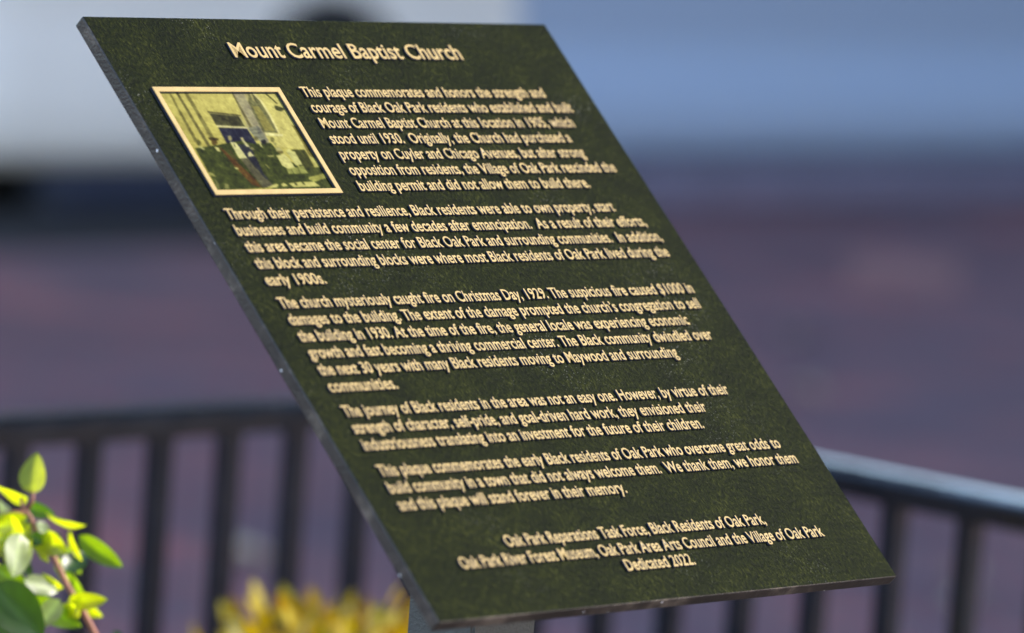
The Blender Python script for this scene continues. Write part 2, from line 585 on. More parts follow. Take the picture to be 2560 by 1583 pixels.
def skin(x0, x1, z0, z1, off, thick, nx=6):
    """A sheet that follows the near flank of the van, standing proud of it."""
    m = bmesh.new()
    zs = [z0] + [z for z, i in PROF if z0 < z < z1] + [z1]
    def ins(z):
        for (za, ia), (zb, ib) in zip(PROF, PROF[1:]):
            if za <= z <= zb:
                return ia + (ib - ia) * (z - za) / (zb - za)
        return PROF[-1][1]
    g = {}
    for d in (0, 1):
        for i in range(nx + 1):
            for k, z in enumerate(zs):
                g[d, i, k] = m.verts.new((x0 + (x1 - x0) * i / nx, ins(z) - off + d * thick, z))
    K = len(zs) - 1
    for i in range(nx):
        for k in range(K):
            m.faces.new((g[0, i, k], g[0, i + 1, k], g[0, i + 1, k + 1], g[0, i, k + 1]))
            m.faces.new((g[1, i, k], g[1, i, k + 1], g[1, i + 1, k + 1], g[1, i + 1, k]))
        for k in (0, K):
            m.faces.new((g[0, i, k], g[1, i, k], g[1, i + 1, k], g[0, i + 1, k]))
    for k in range(K):
        for i in (0, nx):
            m.faces.new((g[0, i, k], g[0, i, k + 1], g[1, i, k + 1], g[1, i, k]))
    return m


for (xa, xb) in ((8.575, 9.885), (9.895, 11.15)):
    d = obj("door", skin(xa, xb, 0.145, 1.9, 0.006, 0.012), M_BLUE, van, label="pale blue door")
    h = bmesh.new()
    box(h, xb - 0.26, xb - 0.10, 0.035, 0.07, 0.94, 0.975, 0.008)
    obj("handle", h, M_TRIM, d)
    obj("window", skin(xa + 0.12, xb - 0.12, 1.15, 1.78, 0.010, 0.006), M_GLASS, d)
obj("window", skin(6.75, 8.45, 1.15, 1.78, 0.004, 0.006), M_GLASS, van)
bm = bmesh.new()
box(bm, 6.26, 6.345, 0.10, VW - 0.10, 0.30, 0.52, 0.03)
obj("bumper", bm, M_TRIM, van)
for y in (0.20, VW - 0.32):
    bm = bmesh.new()
    box(bm, 6.33, 6.352, y, y + 0.12, 0.75, 1.15, 0.01)
    obj("tail_light", bm, M_RED, van)
    bm = bmesh.new()
    box(bm, 12.46, 12.52, y + 0.1, y + 0.3, 0.6, 0.75, 0.02)
    obj("headlight", bm, M_LAMP, van)
bm = bmesh.new()
box(bm, 8.57, 11.15, -0.03, 0.16, 0.006, 0.128, 0.012)
obj("shade_fill_board", bm, M_SHADE_FILL, van)  # added board, covers the dark shade under the doors
bm = bmesh.new()
box(bm, 6.74, 7.42, 0.0, 0.10, 0.03, 0.132, 0.012)
obj("under_van_light", bm, M_UNDER_LIGHT, van)  # added strip, its colour paints dim light into the gap under the van
for wx in WX:
    for yc in (0.15, VW - 0.15):
        bm = bmesh.new()
        # tyre as a lathe
        prof = [(0.19, -0.10), (0.285, -0.10), (0.30, -0.08), (0.30, 0.08), (0.285, 0.10), (0.19, 0.10)]
        S = 40
        rr = [[bm.verts.new((wx + r * math.cos(2 * math.pi * k / S), yc + y, 0.30 + r * math.sin(2 * math.pi * k / S))) for r, y in prof] for k in range(S)]
        for k in range(S):
            a, c = rr[k], rr[(k + 1) % S]
            for j in range(len(prof)):
                q = (j + 1) % len(prof)
                bm.faces.new((a[j], a[q], c[q], c[j]))
        wheel = obj("wheel", bm, M_RUBBER, van)
        bm = bmesh.new()
        cyl(bm, (wx, yc, 0.30), (0, 1, 0), 0.188, 0.14, 32)
        cyl(bm, (wx, yc, 0.30), (0, 1, 0), 0.06, 0.17, 20)
        obj("rim", bm, M_RIM, wheel)

# ---------------------------------------------------------------- the plaque on its post
TILT = R(43)
plaque = thing("memorial_plaque", "slanted dark green memorial plaque with raised cream lettering on a square grey post", "plaque", (0, 0, 0))
PC = Vector((0, 0, 1.02))
PW, PH, PT = 0.457, 0.5146, 0.0100


def on_panel(o):
    o.parent = plaque
    o.location = PC
    o.rotation_euler = (TILT, 0, 0)
    return o


bm = bmesh.new()
fs = box(bm, -PW / 2, PW / 2, -PH / 2, PH / 2, -PT, 0, 0.0012, 3)
bm.normal_update()
for f in bm.faces:
    f.material_index = 0 if f.normal.z > 0.9 else 1
panel = on_panel(obj("panel", bm, [M_PATINA, M_EDGE]))

hw = 0.0318
bm = bmesh.new()
def zback(y):
    return PC.z + (y * math.sin(TILT) - PT) / math.cos(TILT) - 0.001
q = [(-hw, -hw), (hw, -hw), (hw, hw), (-hw, hw)]
lo = [bm.verts.new((x, y, 0.02)) for x, y in q]
hi = [bm.verts.new((x, y, zback(y))) for x, y in q]
bm.faces.new(lo[::-1])
bm.faces.new(hi)
for k in range(4):
    bm.faces.new((lo[k], lo[(k + 1) % 4], hi[(k + 1) % 4], hi[k]))
ed = [e for e in bm.edges if abs(e.verts[0].co.z - e.verts[1].co.z) > 0.5]
bmesh.ops.bevel(bm, geom=ed, offset=0.0022, segments=3, affect='EDGES')
post = obj("post", bm, M_POST, plaque)
bm = bmesh.new()
box(bm, -0.09, 0.09, -0.09, 0.09, 0.03, 0.042, 0.002)
obj("base_plate", bm, M_PLATE, plaque)
bm = bmesh.new()
box(bm, -0.08, 0.08, -0.10, 0.10, -0.0045, 0, 0.0008)
mp = on_panel(obj("mounting_plate", bm, M_PLATE))
mp.location = PC + Vector((0, math.sin(TILT), -math.cos(TILT))) * (PT + 0.0002)

RISE = 0.0019                     # how far the lettering stands above the panel
DX, DY = -0.0025, -0.0015


def letters(lines, weight, name, parent_label=None):
    """Raised lettering: [(text, left edge, right edge, baseline, letter height scale)] in metres on the panel."""
    bm = bmesh.new()
    for text, xa, xb, yb, em in lines:
        cu = bpy.data.curves.new("line", 'FONT')
        cu.body = text
        cu.size = 1.0
        cu.resolution_u = 3
        cu.extrude = 0.1
        cu.bevel_depth = 0.012
        cu.bevel_resolution = 0
        cu.offset = weight
        cu.fill_mode = 'BOTH'
        ob = bpy.data.objects.new("line", cu)
        COL.objects.link(ob)
        bpy.context.view_layer.update()
        me = bpy.data.meshes.new_from_object(ob.evaluated_get(bpy.context.evaluated_depsgraph_get()))
        bpy.data.objects.remove(ob)
        bpy.data.curves.remove(cu)
        co = np.empty(len(me.vertices) * 3, dtype=np.float32)
        me.vertices.foreach_get("co", co)
        co = co.reshape(-1, 3)
        mn, mx = co.min(0), co.max(0)
        co[:, 0] = xa + (co[:, 0] - mn[0]) / (mx[0] - mn[0]) * (xb - xa)
        y = co[:, 1]
        tall = np.where(y < 0.0, y * 0.94, np.where(y < 0.449, y * 1.085, 0.487 + (y - 0.449) * (0.682 - 0.487) / (0.682 - 0.449)))
        co[:, 1] = yb + tall * em
        co[:, 2] = (co[:, 2] - mn[2]) / (mx[2] - mn[2]) * (RISE + 0.0002) - 0.0002
        me.vertices.foreach_set("co", co.ravel())
        bm.from_mesh(me)
        bpy.data.meshes.remove(me)
    bm.normal_update()
    for f in bm.faces:
        f.material_index = 0 if f.normal.z > 0.75 else 1
    me = bpy.data.meshes.new(name)
    me.materials.append(M_BRONZE)
    me.materials.append(M_LETTER_SIDE)
    bm.to_mesh(me)
    bm.free()
    o = bpy.data.objects.new(name, me)
    COL.objects.link(o)
    if parent_label:
        o["label"] = parent_label
    return on_panel(o)


E = 0.0132
mm = 0.001
def para(rows, x0, y0, pitch):
    return [(t, x0 * mm + DX, xe * mm + DX, (y0 - k * pitch) * mm + DY, E) for k, (t, xe) in enumerate(rows)]


letters([("Mount Carmel Baptist Church", -0.1082 + DX, 0.1182 + DX, 0.2212 + DY, 0.0196)], 0.003, "title_lettering", "largest line of raised lettering, across the top")
letters(para([("This plaque commemorates and honors the strength and", 180), ("courage of Black Oak Park residents who established and built", 199.5),
              ("Mount Carmel Baptist Church at this location in 1905, which", 191), ("stood until 1930.  Originally, the Church had purchased a", 178),
              ("property on Cuyler and Chicago Avenues, but after strong", 182.5), ("opposition from residents, the Village of Oak Park rescinded the", 205.3),
              ("building permit and did not allow them to build there.", 167)], -65, 185.2, 14.25), 0.008, "paragraph_lettering", "raised lettering beside the framed photo")
letters(para([("Through their persistence and resilience, Black residents were able to own property, start", 177.5),
              ("businesses and build community a few decades after emancipation.  As a result of their efforts,", 200.8),
              ("this area became the social center for Black Oak Park and surrounding communities.  In addition,", 207.5),
              ("this block and surrounding blocks were where most Black residents of Oak Park lived during the", 204.6),
              ("early 1900s.", -149.2)], -204, 77.2, 14.3), 0.008, "paragraph_lettering", "raised paragraph just below the framed photo")
letters(para([("The church mysteriously caught fire on Christmas Day, 1929. The suspicious fire caused $1000 in", 206),
              ("damages to the building. The extent of the damage prompted the church\u2019s congregation to sell", 202.8),
              ("the building in 1930. At the time of the fire, the general locale was experiencing economic", 180.3),
              ("growth and fast becoming a thriving commercial center. The Black community dwindled over", 195),
              ("the next 30 years with many Black residents moving to Maywood and surrounding", 147.8),
              ("communities.", -141.2)], -204, 0.4, 14.15), 0.008, "paragraph_lettering", "raised paragraph of six lines in the middle of the panel")
letters(para([("The journey of Black residents in the area was not an easy one. However, by virtue of their", 176),
              ("strength of character, self-pride, and goal-driven hard work, they envisioned their", 142),
              ("industriousness translating into an investment for the future of their children.", 128.2)], -204, -91.0, 14.0), 0.008, "paragraph_lettering", "raised paragraph of three lines, upper of the two near the bottom")
letters(para([("This plaque commemorates the early Black residents of Oak Park who overcame great odds to", 194),
              ("build community in a town that did not always welcome them.  We thank them, we honor them", 201.6),
              ("and this plaque will stand forever in their memory.", 13.1)], -204, -140.4, 14.0), 0.008, "paragraph_lettering", "raised paragraph of three lines, lower of the two near the bottom")
letters([("Oak Park Reparations Task Force, Black Residents of Oak Park,", -0.1287 + DX, 0.1300 + DX, -0.2036 + DY, E),
         ("Oak Park River Forest Museum, Oak Park Area Arts Council and the Village of Oak Park", -0.1803 + DX, 0.1810 + DX, -0.2178 + DY, E),
         ("Dedicated 2022.", -0.0315 + DX, 0.0364 + DX, -0.2312 + DY, E)], 0.008, "dedication_lettering", "centred lines of raised lettering along the bottom")

# framed photograph
FRISE = 0.0026
FX0, FX1, FY0, FY1, FW = -0.2062, -0.0868, 0.0962, 0.1918, 0.0043
bm = bmesh.new()
def ringq(x0, x1, y0, y1, z):
    return [bm.verts.new(p) for p in ((x0, y0, z), (x1, y0, z), (x1, y1, z), (x0, y1, z))]
c = 0.0003
r0 = ringq(FX0, FX1, FY0, FY1, -0.0002)
r1 = ringq(FX0, FX1, FY0, FY1, FRISE - c)
r2 = ringq(FX0 + c, FX1 - c, FY0 + c, FY1 - c, FRISE)
r3 = ringq(FX0 + FW - c, FX1 - FW + c, FY0 + FW - c, FY1 - FW + c, FRISE)
r4 = ringq(FX0 + FW, FX1 - FW, FY0 + FW, FY1 - FW, FRISE - c)
r5 = ringq(FX0 + FW, FX1 - FW, FY0 + FW, FY1 - FW, -0.0002)
for a, bq in ((r0, r1), (r1, r2), (r2, r3), (r3, r4), (r4, r5), (r5, r0)):
    for k in range(4):
        bm.faces.new((a[k], a[(k + 1) % 4], bq[(k + 1) % 4], bq[k]))
bmesh.ops.recalc_face_normals(bm, faces=bm.faces)
bm.normal_update()
for f in bm.faces:
    f.material_index = 0 if f.normal.z > 0.6 else 1
frame = on_panel(obj("picture_frame", bm, [M_BRONZE, M_LETTER_SIDE]))
PHOTO_GAIN = 0.32
PICTURE = [
 ([(0.734, -0.029),(1.123, -0.03),(1.042, 0.591),(0.672, 0.542)], (208, 200, 118)),
 ([(0.096, -0.008),(0.11, -0.008),(0.098, 0.501),(0.068, 0.501)], (120, 115, 60)),
 ([(0.154, -0.008),(0.176, -0.008),(0.181, 0.556),(0.152, 0.556)], (105, 100, 55)),
 ([(0.224, -0.008),(0.254, -0.008),(0.253, 0.484),(0.216, 0.484)], (125, 120, 65)),
 ([(0.325, 0.182),(0.589, 0.222),(0.575, 0.234),(0.326, 0.195)], (55, 50, 30)),
 ([(0.33, 0.195),(0.578, 0.23),(0.6, 0.413),(0.555, 0.413)], (190, 185, 120)),
 ([(0.333, 0.204),(0.564, 0.234),(0.565, 0.34),(0.33, 0.325)], (66, 66, 42)),
 ([(0.33, 0.325),(0.583, 0.349),(0.58, 0.363),(0.334, 0.341)], (222, 214, 165)),
 ([(0.334, 0.341),(0.337, 0.35),(0.355, 0.548),(0.318, 0.548)], (150, 145, 85)),
 ([(0.337, 0.35),(0.571, 0.362),(0.578, 0.505),(0.538, 0.814),(0.366, 0.739),(0.331, 0.521)], (26, 30, 58)),
 ([(0.626, -0.024),(0.736, -0.024),(0.687, 0.542),(0.626, 0.56),(0.591, 0.34)], (166, 160, 126)),
 ([(0.623, -0.024),(0.635, -0.024),(0.624, 0.349),(0.601, 0.354)], (105, 100, 62)),
 ([(0.581, 0.354),(0.683, 0.336),(0.687, 0.473),(0.598, 0.486)], (136, 138, 118)),
 ([(0.59, 0.377),(0.679, 0.361),(0.678, 0.368),(0.589, 0.384)], (95, 95, 80)),
 ([(0.593, 0.413),(0.68, 0.395),(0.68, 0.403),(0.592, 0.421)], (95, 95, 80)),
 ([(0.593, 0.459),(0.682, 0.443),(0.681, 0.45),(0.592, 0.466)], (95, 95, 80)),
 ([(0.724, -0.024),(0.808, -0.024),(0.843, 0.073),(0.846, 0.221),(0.829, 0.407),(0.696, 0.403)], (226, 218, 150)),
 ([(0.732, -0.024),(0.791, -0.024),(0.825, 0.087),(0.825, 0.23),(0.813, 0.407),(0.691, 0.4),(0.699, 0.258)], (110, 110, 72)),
 ([(0.733, 0.129),(0.785, 0.129),(0.794, 0.258),(0.796, 0.391),(0.711, 0.386),(0.722, 0.258)], (140, 134, 72)),
 ([(0.729, -0.01),(0.761, -0.015),(0.73, 0.073),(0.72, 0.055)], (185, 178, 120)),
 ([(0.772, -0.006),(0.792, -0.001),(0.777, 0.092),(0.764, 0.064)], (175, 168, 110)),
 ([(0.699, 0.403),(0.852, 0.422),(0.836, 0.442),(0.702, 0.436)], (232, 226, 160)),
 ([(0.891, -0.025),(0.91, -0.025),(0.966, 0.101),(0.951, 0.108)], (95, 95, 50)),
 ([(0.921, 0.124),(0.943, 0.124),(0.999, 0.158),(0.947, 0.186),(0.914, 0.167)], (66, 70, 36)),
 ([(0.972, 0.328),(1.014, 0.342),(1.061, 0.683),(0.963, 0.765),(0.966, 0.59),(0.973, 0.471)], (120, 112, 54)),
 ([(0.842, 0.58),(0.955, 0.583),(0.948, 0.778),(0.82, 0.777)], (70, 74, 32)),
 ([(0.961, 0.646),(1.004, 0.683),(1.043, 0.757),(0.95, 0.774)], (190, 186, 105)),
 ([(0.833, 0.781),(1.051, 0.757),(1.042, 0.986),(0.468, 0.984),(0.582, 0.905)], (66, 74, 32)),
 ([(0.817, 0.872),(1.009, 0.825),(1.018, 0.866),(0.872, 0.914)], (165, 165, 84)),
 ([(0.04, 0.559),(0.134, 0.546),(0.246, 0.529),(0.379, 0.499),(0.475, 0.486),(0.556, 0.518),(0.703, 0.51),(0.719, 0.616),(0.863, 0.827),(0.825, 0.918),(0.44, 0.966),(0.025, 0.985),(0.036, 0.779)], (54, 64, 22)),
 ([(0.368, 0.521),(0.509, 0.522),(0.506, 0.65),(0.484, 0.831),(0.395, 0.739)], (30, 34, 52)),
 ([(0.241, 0.538),(0.278, 0.584),(0.388, 0.875),(0.403, 0.965),(0.335, 0.937),(0.277, 0.738)], (88, 60, 20)),
 ([(0.364, 0.666),(0.431, 0.658),(0.479, 0.858),(0.519, 0.958),(0.411, 0.965)], (84, 82, 62)),
 ([(0.429, 0.663),(0.449, 0.663),(0.502, 0.886),(0.477, 0.876)], (36, 40, 50)),
 ([(0.086, 0.478),(0.116, 0.469),(0.121, 0.506),(0.095, 0.537),(0.074, 0.532)], (82, 80, 36)),
 ([(0.074, 0.541),(0.095, 0.537),(0.12, 0.569),(0.103, 0.58)], (196, 196, 130)),
 ([(0.2, 0.456),(0.233, 0.449),(0.282, 0.461),(0.279, 0.477),(0.252, 0.486),(0.205, 0.476)], (58, 48, 20)),
 ([(0.211, 0.476),(0.261, 0.479),(0.251, 0.511),(0.222, 0.534),(0.202, 0.524)], (98, 80, 34)),
 ([(0.206, 0.547),(0.241, 0.552),(0.236, 0.597),(0.212, 0.59)], (222, 216, 140)),
 ([(0.361, 0.498),(0.408, 0.501),(0.419, 0.585),(0.426, 0.662),(0.356, 0.668)], (216, 212, 150)),
 ([(0.382, 0.517),(0.389, 0.517),(0.385, 0.549),(0.379, 0.544)], (60, 60, 50)),
 ([(0.373, 0.435),(0.4, 0.432),(0.396, 0.467),(0.368, 0.492),(0.359, 0.471)], (158, 150, 104)),
 ([(0.468, 0.454),(0.493, 0.449),(0.491, 0.477),(0.467, 0.487)], (196, 186, 132)),
 ([(0.466, 0.481),(0.49, 0.478),(0.505, 0.55),(0.476, 0.551)], (196, 192, 140)),
 ([(0.484, 0.559),(0.526, 0.55),(0.534, 0.586),(0.51, 0.582)], (130, 128, 84)),
 ([(0.483, 0.595),(0.495, 0.642),(0.441, 0.654),(0.453, 0.615)], (212, 206, 150)),
 ([(0.588, 0.445),(0.617, 0.441),(0.616, 0.473),(0.588, 0.491),(0.576, 0.477)], (104, 100, 64)),
 ([(0.596, 0.507),(0.613, 0.509),(0.612, 0.56),(0.597, 0.55)], (200, 196, 130)),
 ([(0.628, 0.487),(0.668, 0.473),(0.672, 0.496),(0.645, 0.528),(0.623, 0.519)], (34, 38, 40)),
 ([(0.722, 0.455),(0.751, 0.451),(0.75, 0.483),(0.72, 0.506),(0.708, 0.492)], (132, 130, 72)),
 ([(0.725, 0.51),(0.755, 0.511),(0.734, 0.538),(0.718, 0.533)], (160, 158, 90)),
 ([(0.712, 0.565),(0.746, 0.552),(0.761, 0.575),(0.764, 0.607),(0.703, 0.602)], (188, 184, 120)),
 ([(0.71, 0.595),(0.76, 0.593),(0.756, 0.616),(0.721, 0.626)], (112, 104, 56)),
 ([(0.683, 0.638),(0.76, 0.623),(0.779, 0.68),(0.78, 0.773),(0.713, 0.778),(0.682, 0.743)], (210, 206, 132)),
 ([(0.788, 0.598),(0.829, 0.562),(0.828, 0.594),(0.863, 0.599),(0.859, 0.736),(0.798, 0.744),(0.794, 0.662)], (206, 204, 130)),
 ([(0.697, 0.781),(0.862, 0.745),(0.863, 0.827),(0.695, 0.83)], (150, 154, 82)),
 ([(0.735, 0.78),(0.747, 0.778),(0.745, 0.828),(0.733, 0.829)], (100, 106, 54)),
 ([(0.796, 0.764),(0.808, 0.763),(0.806, 0.827),(0.792, 0.828)], (100, 106, 54)),
 ([(0.601, 0.637),(0.665, 0.633),(0.656, 0.651),(0.616, 0.656)], (150, 148, 88)),
 ([(0.272, 0.756),(0.305, 0.758),(0.296, 0.776),(0.275, 0.774)], (206, 200, 130)),
 ([(0.543, 0.727),(0.558, 0.728),(0.565, 0.773),(0.554, 0.773)], (140, 140, 80)),
 ([(0.031, 0.797),(0.069, 0.811),(0.075, 0.852),(0.035, 0.835)], (150, 150, 82)),
 ([(0.056, 0.86),(0.066, 0.914),(0.051, 0.977),(0.018, 0.976)], (112, 116, 66)),
 ([(0.11, 0.915),(0.142, 0.925),(0.123, 0.978),(0.089, 0.973)], (124, 126, 72)),
 ([(0.446, 0.961),(0.531, 0.927),(0.559, 0.936),(0.522, 0.967)], (206, 200, 120)),
 ([(0.574, 0.937),(0.608, 0.914),(0.629, 0.947),(0.585, 0.959)], (206, 200, 120)),
 ([(0.641, 0.924),(0.73, 0.912),(0.867, 0.91),(0.902, 0.96),(0.673, 0.965)], (206, 200, 120)),
 ([(0.695, 0.92),(0.714, 0.921),(0.712, 0.948),(0.697, 0.948)], (70, 74, 34)),
 ([(0.759, 0.912),(0.778, 0.913),(0.78, 0.94),(0.765, 0.94)], (70, 74, 34)),
 ([(0.312, 0.575),(0.323, 0.584),(0.332, 0.702),(0.317, 0.702)], (74, 62, 26)),
 ([(0.497, 0.622),(0.524, 0.614),(0.535, 0.85),(0.508, 0.858)], (74, 82, 34)),
]
LEAVES = [((0.0054, 0.4684, 0.8115), (0.0077, 0.4711, 0.8424), 0.0212, 15, 'n'), ((0.003, 0.4705, 0.8086), (-0.0078, 0.4971, 0.8114), 0.0202, -30, 'n'), ((0.023, 0.4915, 0.7977), (0.0287, 0.47, 0.7932), 0.0127, 50, 'd'), ((0.0227, 0.4901, 0.7871), (0.0061, 0.4928, 0.786), 0.0117, 30, 'd'), ((0.0122, 0.459, 0.7981), (0.0249, 0.4293, 0.7892), 0.0202, 40, 'n'), ((0.0168, 0.4375, 0.7873), (0.0146, 0.4218, 0.7664), 0.0096, 10, 'n'), ((0.0029, 0.4516, 0.7826), (0.0079, 0.4299, 0.7719), 0.018, -20, 'n'), ((0.0418, 0.4538, 0.7799), (0.0704, 0.4339, 0.7549), 0.0159, -10, 'm'), ((-0.0212, 0.4484, 0.7856), (-0.0393, 0.4334, 0.7567), 0.0228, 5, 'g'), ((-0.0099, 0.4507, 0.7835), (-0.0039, 0.4434, 0.7779), 0.0117, 20, 'd'), ((0.0145, 0.4671, 0.7729), (0.0111, 0.454, 0.7613), 0.0096, 0, 'n'), ((-0.0357, 0.4594, 0.7591), (-0.0177, 0.4377, 0.7434), 0.0159, -25, 'm'), ((-0.0572, 0.4369, 0.7515), (-0.0244, 0.4104, 0.7134), 0.035, 15, 'd'), ((-0.0208, 0.4422, 0.7514), (0.0034, 0.4299, 0.7433), 0.0159, 50, 'g'), ((-0.0123, 0.4458, 0.7384), (0.0283, 0.4277, 0.7123), 0.0191, -15, 'm'), ((0.0478, 0.4537, 0.7286), (0.0584, 0.4404, 0.7171), 0.0127, 0, 'n'), ((0.0362, 0.4712, 0.7601), (0.0416, 0.4464, 0.7335), 0.0138, 15, 'm'), ((0.0218, 0.4697, 0.7472), (0.0175, 0.4441, 0.7421), 0.0117, 0, 'n'), ((0.0369, 0.4907, 0.7045), (0.0482, 0.48, 0.7121), 0.0085, 0, 'd'), ((0.0049, 0.5061, 0.7693), (0.0114, 0.4983, 0.7636), 0.0117, 0, 'n'), ((0.0119, 0.5008, 0.7827), (0.005, 0.5066, 0.7735), 0.0117, 20, 'd'), ((0.0142, 0.4701, 0.7897), (0.0189, 0.4626, 0.7745), 0.0127, 20, 'g'), ((0.1019, 0.4639, 0.6945), (0.0976, 0.4693, 0.6994), 0.0064, 0, 'd'), ((0.049, 0.4735, 0.7676), (0.0609, 0.4717, 0.7443), 0.0117, 0, 'm'), ((0.0076, 0.4871, 0.7603), (0.0167, 0.4752, 0.7476), 0.0117, 10, 'd'), ((-0.0288, 0.4602, 0.7189), (-0.0235, 0.4519, 0.7028), 0.0159, 0, 'd')]
STEM = [(0.0368, 0.4173, 0.7044), (0.029, 0.4292, 0.7266), (0.0215, 0.4402, 0.7446), (0.0152, 0.4503, 0.7649), (0.0079, 0.4601, 0.7777), (0.0037, 0.4674, 0.794), (-0.0001, 0.4727, 0.8019), (-0.0006, 0.4743, 0.8082)]
SIDES = [[(0.0028, 0.4693, 0.8002), (0.0053, 0.4676, 0.8057), (0.0058, 0.4683, 0.8131)] , [(0.0096, 0.4759, 0.795), (0.002, 0.4841, 0.7952), (-0.0083, 0.4945, 0.7919)]]


def inside(px, py, poly):
    r = np.zeros(px.shape, dtype=bool)
    n = len(poly)
    for i in range(n):
        (xa, ya), (xb, yb) = poly[i], poly[(i + 1) % n]
        if ya == yb:
            continue
        hit = (ya > py) != (yb > py)
        r ^= hit & (px < (xb - xa) * (py - ya) / (yb - ya) + xa)
    return r


GW, GH = 217, 171
gx, gy = np.meshgrid(np.linspace(0, 1, GW), np.linspace(0, 1, GH))
img = np.zeros((GH, GW, 3))
ss = [(-0.33, -0.33), (0.33, -0.33), (-0.33, 0.33), (0.33, 0.33), (0, 0)]
for dx, dy in ss:
    px, py = gx + dx / GW, gy + dy / GH
    layer = np.zeros((GH, GW, 3))
    layer[:] = (199, 190, 104)
    layer += (10 - 26 * np.clip(py, 0, 1))[..., None]
    layer -= (22 * np.clip(0.35 - px, 0, 1))[..., None]
    for poly, col in PICTURE:
        layer[inside(px, py, poly)] = col
    img += layer / len(ss)
rng = np.random.RandomState(3)
for amp, n in ((13, 1), (11, 3), (9, 9)):
    g = rng.randn(GH // n + 2, GW // n + 2)
    yi, xi = np.arange(GH) / n, np.arange(GW) / n
    y0i, x0i = yi.astype(int), xi.astype(int)
    fy, fx = (yi - y0i)[:, None], (xi - x0i)[None]
    g = g[y0i][:, x0i] * (1 - fy) * (1 - fx) + g[y0i + 1][:, x0i] * fy * (1 - fx) + g[y0i][:, x0i + 1] * (1 - fy) * fx + g[y0i + 1][:, x0i + 1] * fy * fx
    img += (g * amp)[..., None] * np.array((1, 1, 0.6))
k = np.array((0.22, 0.56, 0.22))
for ax in (0, 1, 0, 1):
    pad = np.pad(img, [(1, 1) if a == ax else (0, 0) for a in range(3)], mode='edge')
    img = sum(k[i] * np.take(pad, range(i, i + img.shape[ax]), axis=ax) for i in range(3))
lin = np.clip(img / 255, 0.02, 1) ** 2.2 * PHOTO_GAIN * np.array((1.0, 0.96, 0.80))
bm = bmesh.new()
lay = bm.verts.layers.float_color.new("tone")
X0, X1, Y0, Y1 = FX0 + FW, FX1 - FW, FY0 + FW, FY1 - FW
# the print was measured from (-201, 186.5) mm across 108.5 x 85 mm
grid = [[bm.verts.new((X0 + (X1 - X0) * i / (GW - 1), Y1 - (Y1 - Y0) * j / (GH - 1), 0.0003)) for i in range(GW)] for j in range(GH)]
for j in range(GH):
    for i in range(GW):
        grid[j][i][lay] = (*lin[j, i], 1)
for j in range(GH - 1):
    for i in range(GW - 1):
        bm.faces.new((grid[j][i], grid[j + 1][i], grid[j + 1][i + 1], grid[j][i + 1]))
pic = obj("picture", bm, M_PHOTO, frame, label="faded yellow photo of people standing before a church door")

# ---------------------------------------------------------------- the fence round the planting bed
fence = thing("iron_fence", "low black iron railing with round-topped rail and square bars behind the plaque", "fence", (CX, CY, 0))


def rail_profile(z):
    """Flat cap with eased edges over a narrower bar: (across, height)."""
    w = 0.030
    pts = [(-w, z - 0.008), (-w, z + 0.003), (-w + 0.004, z + 0.007), (-0.012, z + 0.0095), (0.012, z + 0.0095), (w - 0.004, z + 0.007), (w, z + 0.003), (w, z - 0.008)]
    pts += [(0.014, z - 0.011), (0.014, z - 0.022), (-0.014, z - 0.022), (-0.014, z - 0.011)]
    return pts


def rail(axis, length, z):
    m = bmesh.new()
    ends = []
    pr = rail_profile(z)
    for e in (0, 1):
        ring = []
        for a, h in pr:
            t = (a if e == 0 else -length)
            if axis == 'x':            # runs along -X; mitred at the corner
                ring.append(m.verts.new((t, a, h)))
            else:
                ring.append(m.verts.new((a, t, h)))
        ends.append(ring)
    n = len(pr)
    for k in range(n):
        m.faces.new((ends[0][k], ends[0][(k + 1) % n], ends[1][(k + 1) % n], ends[1][k]))
    m.faces.new(ends[0])
    m.faces.new(ends[1])
    return m


LX, LY = 2.9, 1.85
obj("top_rail", rail('x', LX, RZ), M_FENCE, fence)
obj("top_rail", rail('y', LY, RZ), M_FENCE, fence)
bm = bmesh.new()
box(bm, -LX, -0.012, -0.008, 0.008, 0.16, 0.185)
obj("bottom_rail", bm, M_FENCE, fence)
bm = bmesh.new()
box(bm, -0.008, 0.008, -LY, -0.012, 0.16, 0.185)
obj("bottom_rail", bm, M_FENCE, fence)
bm = bmesh.new()
box(bm, -0.0145, 0.0145, -0.0145, 0.0145, 0.03, RZ - 0.0225, 0.001)
obj("corner_post", bm, M_FENCE, fence)
bm = bmesh.new()
box(bm, -0.0105, 0.0105, -0.0105, 0.0105, 0.03, RZ - 0.0225, 0.001)
bal = obj("baluster", bm, M_FENCE, fence)
step = 0.0955
spots = [(-0.062 - step * k - 0.0055 * 0, 0) for k in range(1 + int((LX - 0.1) / step) - 0)]
spots = [(1.2615 - CX - step * k, 0) for k in range(-1, 28)] + [(0, 1.2535 - CY - step * k) for k in range(0, 17)]
spots = [s for s in spots if max(abs(s[0]), abs(s[1])) > 0.05]
for i, (x, y) in enumerate(spots):
    o = bal if i == 0 else bal.copy()
    if i:
        COL.objects.link(o)
        o.parent = fence
    o.location = (x, y, 0)

